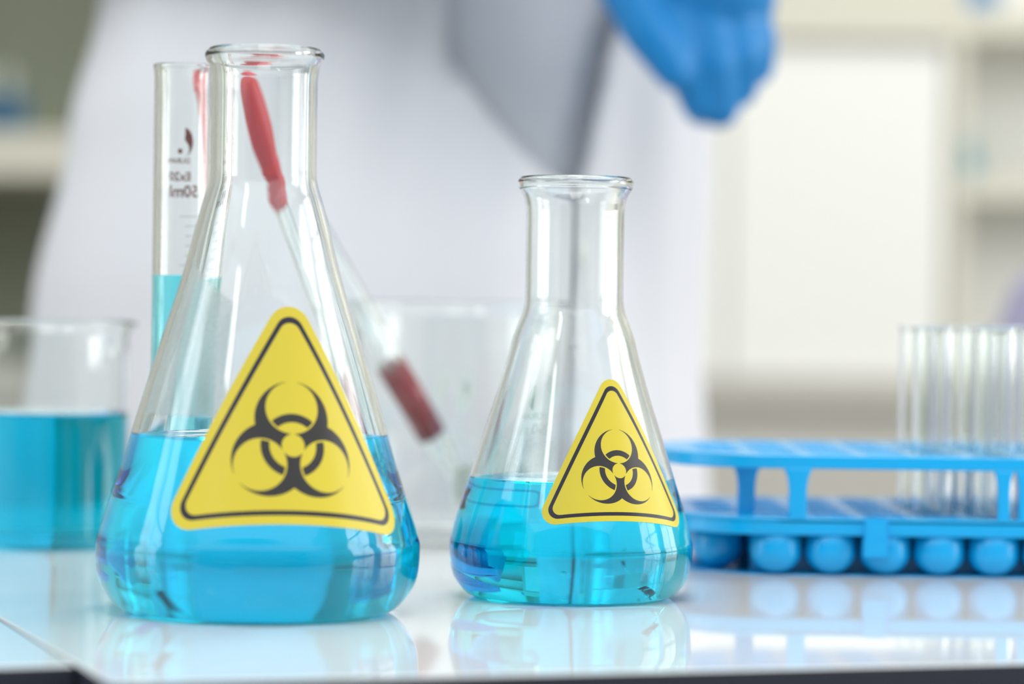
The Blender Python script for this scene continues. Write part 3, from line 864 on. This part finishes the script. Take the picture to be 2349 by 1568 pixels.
def loft(name, levels, mats, parent, n=160, fold=0.0, cut=None, thick=0.0, seed=0.0):
    """levels: (z, cx, cy, a, b) ; superellipse rings"""
    bm = bmesh.new(); L_ = []
    zs = [l[0] for l in levels]
    def at(z):
        for p, q in zip(levels[:-1], levels[1:]):
            if (p[0]-z)*(q[0]-z) <= 0:
                t = (z-p[0])/(q[0]-p[0]); t = t*t*(3-2*t)
                return [p[i]+(q[i]-p[i])*t for i in range(5)]
        return levels[-1]
    nz = int(abs(zs[-1]-zs[0])/0.008)+1
    rings = []
    for k in range(nz+1):
        z = zs[0]+(zs[-1]-zs[0])*k/nz; _, cx, cy_, a, b = at(z); ring = []
        for i in range(n):
            t = 2*PI*i/n; c, s = math.sin(t), -math.cos(t)
            e = 0.82
            x = a*math.copysign(abs(c)**e, c); y = b*math.copysign(abs(s)**e, s)
            if fold:
                q = noise.noise(Vector((x*14+seed, y*9, z*3.0+seed))) + 0.6*noise.noise(Vector((x*34, y*20+seed, z*6)))
                k2 = 1 + fold*q/max(a, .05); x *= k2; y *= k2
            ring.append(bm.verts.new((cx+x, cy_+y, z)))
        rings.append(ring)
    for a_, b_ in zip(rings[:-1], rings[1:]):
        for i in range(n):
            f = bm.faces.new((a_[i], a_[(i+1) % n], b_[(i+1) % n], b_[i])); f.smooth = True
    if cut:
        dead = [f for f in bm.faces if cut(f.calc_center_median())]
        bmesh.ops.delete(bm, geom=dead, context='FACES')
        z_lo, z_hi = min(v.co.z for v in bm.verts), max(v.co.z for v in bm.verts)
        for v in bm.verts:                      # straighten the cut along the true opening line
            if v.is_boundary and v.co.y < 0 and z_lo + 1e-4 < v.co.z < z_hi - 1e-4:
                xl, xr = coat_opening(v.co.z); x = v.co.x + ox
                v.co.x = (xl if abs(x-xl) < abs(x-xr) else xr) - ox
    bmesh.ops.recalc_face_normals(bm, faces=bm.faces[:])
    o = ob(name, bm, mats, parent)
    if thick:
        m_ = o.modifiers.new('thickness', 'SOLIDIFY'); m_.thickness = thick; m_.offset = -1
    return o
def coat_opening(z):
    xl0 = 0.0245 + (z-0.9)*0.04; xr0 = xl0 + 0.0055
    if z > 1.067:
        t = min(1, (z-1.067)/0.07)
        a_, b_ = xl0*(1-t**0.7) + (-0.038)*t**0.7, 0.037 + 0.014*t + min(0.012, max(0, z-1.14)*0.3)
        k = min(1, max(0, (z-1.26)/0.17)); k = k*k*(3-2*k)
        return a_*(1-k) - 0.105*k, b_*(1-k) - 0.030*k
    return xl0, xr0
def coat_cut(c):
    if c.y > 0: return False
    xl, xr = coat_opening(c.z)
    return xl - 0.0015 < c.x+ox < xr + 0.0015
lv = [(0.60, -.02, 0, .235, .175), (0.78, -.018, 0, .222, .165), (0.90, -.012, 0, .200, .152), (1.00, -.008, 0, .193, .145), (1.10, .0, 0, .188, .14), (1.18, .008, 0, .178, .135),
      (1.30, 0, 0, .185, .13), (1.40, 0, .01, .175, .11), (1.46, 0, .015, .11, .08), (1.49, 0, .015, .065, .062)]
loft('lab_coat', lv, M_COAT, person, n=220, fold=0.010, cut=coat_cut, thick=0.002, seed=3.3)
ls = [(0.66, -.01, 0, .195, .14), (0.98, -.005, 0, .172, .125), (1.10, .0, 0, .168, .12), (1.30, 0, 0, .165, .115), (1.40, 0, .01, .155, .095), (1.45, 0, .015, .085, .065)]
loft('shirt', ls, M_SHIRT, person, fold=0.006, seed=8.0)
lt_ = [(0.08, 0, .02, .155, .07), (0.5, 0, .02, .165, .09), (0.85, 0, .02, .17, .12), (1.0, 0, .01, .165, .125)]
for sx in (-1, 1):
    l2 = [(0.07, sx*.085, .03, .058, .06), (0.5, sx*.082, .02, .072, .075), (0.9, sx*.078, .02, .085, .1)]
    loft('trouser_leg', l2, M_TROUSER, person, n=48, fold=0.004)
    capsules([((sx*.085, .06, .045), (sx*.09, -.10, .035), .044, .036)], 'shoe', M_SHOE, person, vox=0.008)
def sleeve(pts, name='coat_sleeve'):
    capsules([(rel(a), rel(b), ra, rb) for a, b, ra, rb in pts], name, M_COAT, person, vox=0.007, smooth_it=5)
W1 = (-0.018, 1.545-DR, 1.210)       # wrist of the arm crossing above the frame
E1 = (-0.30, 1.70-DR, 1.235)
sleeve([((-.235, PYC+.03, 1.41), (-.285, PYC+.02, 1.27), .066, .060), ((-.285, PYC+.02, 1.27), E1, .060, .056), (E1, W1, .055, .043)])
W2 = tuple(P(1575, -330, 1.57)); E2 = (0.20, 1.74-DR, 1.245)
sleeve([((.085, PYC+.03, 1.41), (.145, PYC+.02, 1.30), .066, .058), ((.145, PYC+.02, 1.30), E2, .058, .054), (E2, (W2[0]+.015, W2[1]+.03, W2[2]+.012), .05, .040)])
# gloved hand hanging into the frame
hd = 1.565
def h(px, py, dd=0.0): return rel(P(px, py+14, hd+dd))
parts = [(rel(W2), h(1590, -230), .031, .031),
         (h(1590, -230), h(1545, -60), .031, .024), (h(1590, -230), h(1650, -60), .031, .026), (h(1545, -60), h(1650, -60, .006), .024, .026),
         (h(1560, -170), h(1700, -20, .01), .026, .019),
         # index, middle, ring, little: proximal phalanx then the two folded-under phalanges
         (h(1525, -40, -.004), h(1560, 110, -.012), .0135, .0115), (h(1560, 110, -.012), h(1606, 222, -.004), .0115, .0105), (h(1606, 222, -.004), h(1612, 236, .012), .0105, .0095),
         (h(1605, -30, -.002), h(1640, 130, -.010), .0140, .0118), (h(1640, 130, -.010), h(1650, 236, 0), .0118, .0105), (h(1650, 236, 0), h(1640, 222, .02), .0105, .0095),
         (h(1670, -20, .006), h(1700, 110, -.004), .0135, .0118), (h(1700, 110, -.004), h(1694, 188, .006), .0118, .0105), (h(1694, 188, .006), h(1672, 165, .026), .0105, .0095),
         (h(1705, -10, .014), h(1737, 80, .006), .0125, .0108), (h(1737, 80, .006), h(1735, 140, .012), .0108, .0098), (h(1735, 140, .012), h(1712, 125, .03), .0098, .0085),
         # thumb along the left side
         (h(1530, -160, -.004), h(1430, -50, -.016), .020, .0145), (h(1430, -50, -.016), h(1480, 55, -.02), .0140, .0125), (h(1480, 55, -.02), h(1548, 150, -.018), .0125, .0105)]
capsules(parts, 'glove', M_GLOVE, person, vox=0.0022, smooth_it=5)
# second glove, wrist above the frame, fingers closed
w1 = Vector(W1)
def k2(dx, dy, dz): return rel(w1+Vector((dx, dy, dz)))
parts = [(k2(-.01, 0, 0), k2(.035, 0, .012), .028, .026), (k2(.035, -.0, .012), k2(.075, 0, .028), .027, .023)]
for j in range(4):
    zz = .052 - j*.017; 
    parts += [(k2(.07, -.004, zz), k2(.105, -.008, zz+.004), .0115, .0105), (k2(.105, -.008, zz+.004), k2(.108, .018, zz+.002), .0105, .0098), (k2(.108, .018, zz+.002), k2(.088, .024, zz), .0098, .009)]
parts += [(k2(.03, -.005, .03), k2(.06, -.012, .062), .015, .0125), (k2(.06, -.012, .062), k2(.09, -.006, .078), .0122, .0105)]
capsules(parts, 'glove', M_GLOVE, person, vox=0.0025, smooth_it=5)
# placket buttons
for z in (1.03, 0.93, 0.83):
    bm = bmesh.new(); lathe(bm, [(0, 0.003), (.006, .003), (.0065, .0015), (.006, 0), (0, 0)], 20)
    o = ob('button', bm, M_CAB, person); o.rotation_euler = (PI/2, 0, 0); o.location = (0.045-ox+0.0, -0.152, z)

# ================================================================== BACK OF THE ROOM
BY = 2.20        # front plane of the back units (world y); distance 3.24
BD = BY+DR
def bx(px, py=400): return P(px, py, BD).x
def bz(py, px=1900): return P(px, py, BD).z
# side bench along the back wall
zc = bz(868, 1900)
sb = thing('back_bench', 'long beige laminate bench along the back wall', 'bench', (0, BY, 0))
ob('bench_body', boxb(-1.6, 1.9, 0.02, 0.39, 0.08, zc-0.035), M_BEIGE, sb)
ob('bench_top', boxb(-1.6, 1.9, 0.0, 0.395, zc-0.034, zc, 0.003), M_BEIGE, sb)
for k in range(6):
    x0 = -1.58+k*0.58; d_ = ob('door', boxb(x0, x0+.57, 0.002, 0.0195, .1, zc-.05, .002), M_BEIGE, sb)
    ob('handle', boxb(x0+.5, x0+.512, -.02, .002, .6, .72, .003), M_CHROME, d_)
# tall white cabinet
x0, x1 = bx(1180), bx(2172)
cb = thing('cabinet', 'plain white cabinet standing on the back bench, right of the person', 'cabinet', ((x0+x1)/2, BY+0.02, zc))
hw = (x1-x0)/2; hh = bz(92)-zc
ob('cabinet_body', boxb(-hw, hw, 0.02, .35, 0.0, hh), M_CAB, cb)
for sx in (-1, 1):
    d_ = ob('door', boxb(min(sx*.002, sx*hw), max(sx*.002, sx*hw), 0, .0195, .002, hh-.002, .002), M_CAB, cb)
ob('cornice', boxb(-hw-.004, hw+.004, -.012, .352, hh+.0005, hh+.085, .004), M_CREAM, cb)
# open shelving, right
def shelves(xa, xb, zs, label, mat_back, mat_board, bd=0.31, top=2.1):
    t = thing('shelf_unit', label, 'shelf', ((xa+xb)/2, BY+0.02, zc+.0005)); hw = (xb-xa)/2
    for sx in (-1, 1): ob('side_panel', boxb(min(sx*hw, sx*(hw-.018)), max(sx*hw, sx*(hw-.018)), 0, .33, 0, top-zc), mat_board, t)
    ob('back_panel', boxb(-hw+.018, hw-.018, bd, .33, 0, top-zc), mat_back, t)
    for z, hgt in zs: ob('shelf_board', boxb(-hw+.0182, hw-.0182, 0, bd-.001, z-zc-hgt, z-zc, .002), mat_board, t)
    return t
zsr = [(bz(402, 2300), .028), (bz(12, 2300), .034), (1.75, .024)]
shelves(bx(2182), bx(2182)+.9, zsr, 'pale open shelf unit at the right edge behind the test tubes', M_CAB, M_CREAM, bd=0.13)
zsl = [(bz(298, 60), .050), (1.6, .03)]
shelves(bx(-40)-0.10, bx(150)+0.28, zsl, 'sage green open shelf unit with cream boards at the far left', M_WALLG, M_CREAM)
def small_flask(x, y, z, k, label, lev):
    t = thing('erlenmeyer_flask', label, 'flask', (x, y, z))
    o = [(r*k, zz*k) for r, zz in outR]
    vessel(t, o, 2.2*mm*k, 1.7*mm*k, lev, M_LIQS, n=40, men=0.5*mm)
sfx = bx(2207, 330)
small_flask(P(2207, 330, BD+.08).x, BY+.08, bz(402, 2300)+.0005, .47, 'small blue-filled flask on the open shelf at the right', .043)
small_flask(P(2225, 0, BD+.08).x, BY+.08, bz(12, 2300)+.0005, .8, 'blue-filled flask on the upper right shelf, only its base in view', .05)
bx3 = P(-8, 250, BD+.12)
bk3 = thing('beaker', 'far beaker of blue liquid on the cream shelf board at the far left', 'beaker', (bx3.x, BY+.12, zsl[0][0]+.0005))
vessel(bk3, beaker_outline(33*mm, 78*mm), 2*mm, 1.3*mm, 46*mm, M_LIQS, n=48)
# lilac chair at the right edge
ch = thing('lab_chair', 'lilac upholstered lab chair just entering at the right edge', 'chair', (0.62, 0.95, 0), 0)
bm = boxb(-.2, .2, -.03, .03, 0, .42, .028); 
o = ob('backrest', bm, M_LILAC, ch, smooth=True); 
pe = P(2330, 640, 2.0); o.location = (pe.x-0.62+.051, 2.0-DR-.95, pe.z-.444); o.rotation_euler = (0, math.radians(20), 0)
o = ob('seat', boxb(-.22, .22, -.26, .2, .58, .65, .03), M_LILAC, ch, smooth=True)
ob('backrest_arm', boxb(.02, .07, .02, .05, .6, .76, .005), M_CHROME, ch)
bm = bmesh.new(); lathe(bm, [(0, .06), (.03, .06), (.025, .3), (.022, .58), (0, .58)], 20); ob('column', bm, M_CHROME, ch, smooth=True)
for k in range(5):
    bm = boxb(0, .27, -.02, .02, .04, .07, .006); o = ob('leg', bm, M_CHROME, ch); o.rotation_euler = (0, 0, k*2*PI/5)
    bm = bmesh.new(); lathe(bm, [(0, -.012), (.024, -.012), (.026, 0), (.024, .012), (0, .012)], 18)
    c = ob('caster', bm, M_SHOE, o); c.location = (.25, 0, .026); c.rotation_euler = (PI/2, 0, 0)
# ceiling light fitting
ct = struct(ob('trim_1', boxb(-.34, .34, -1.52, -.28, 2.69, 2.72), M_FRAME))
for o in COL.objects:
    if o.parent is None and o.type in ('MESH', 'EMPTY') and 'kind' not in o and 'label' not in o: print('UNLABELLED', o.name)
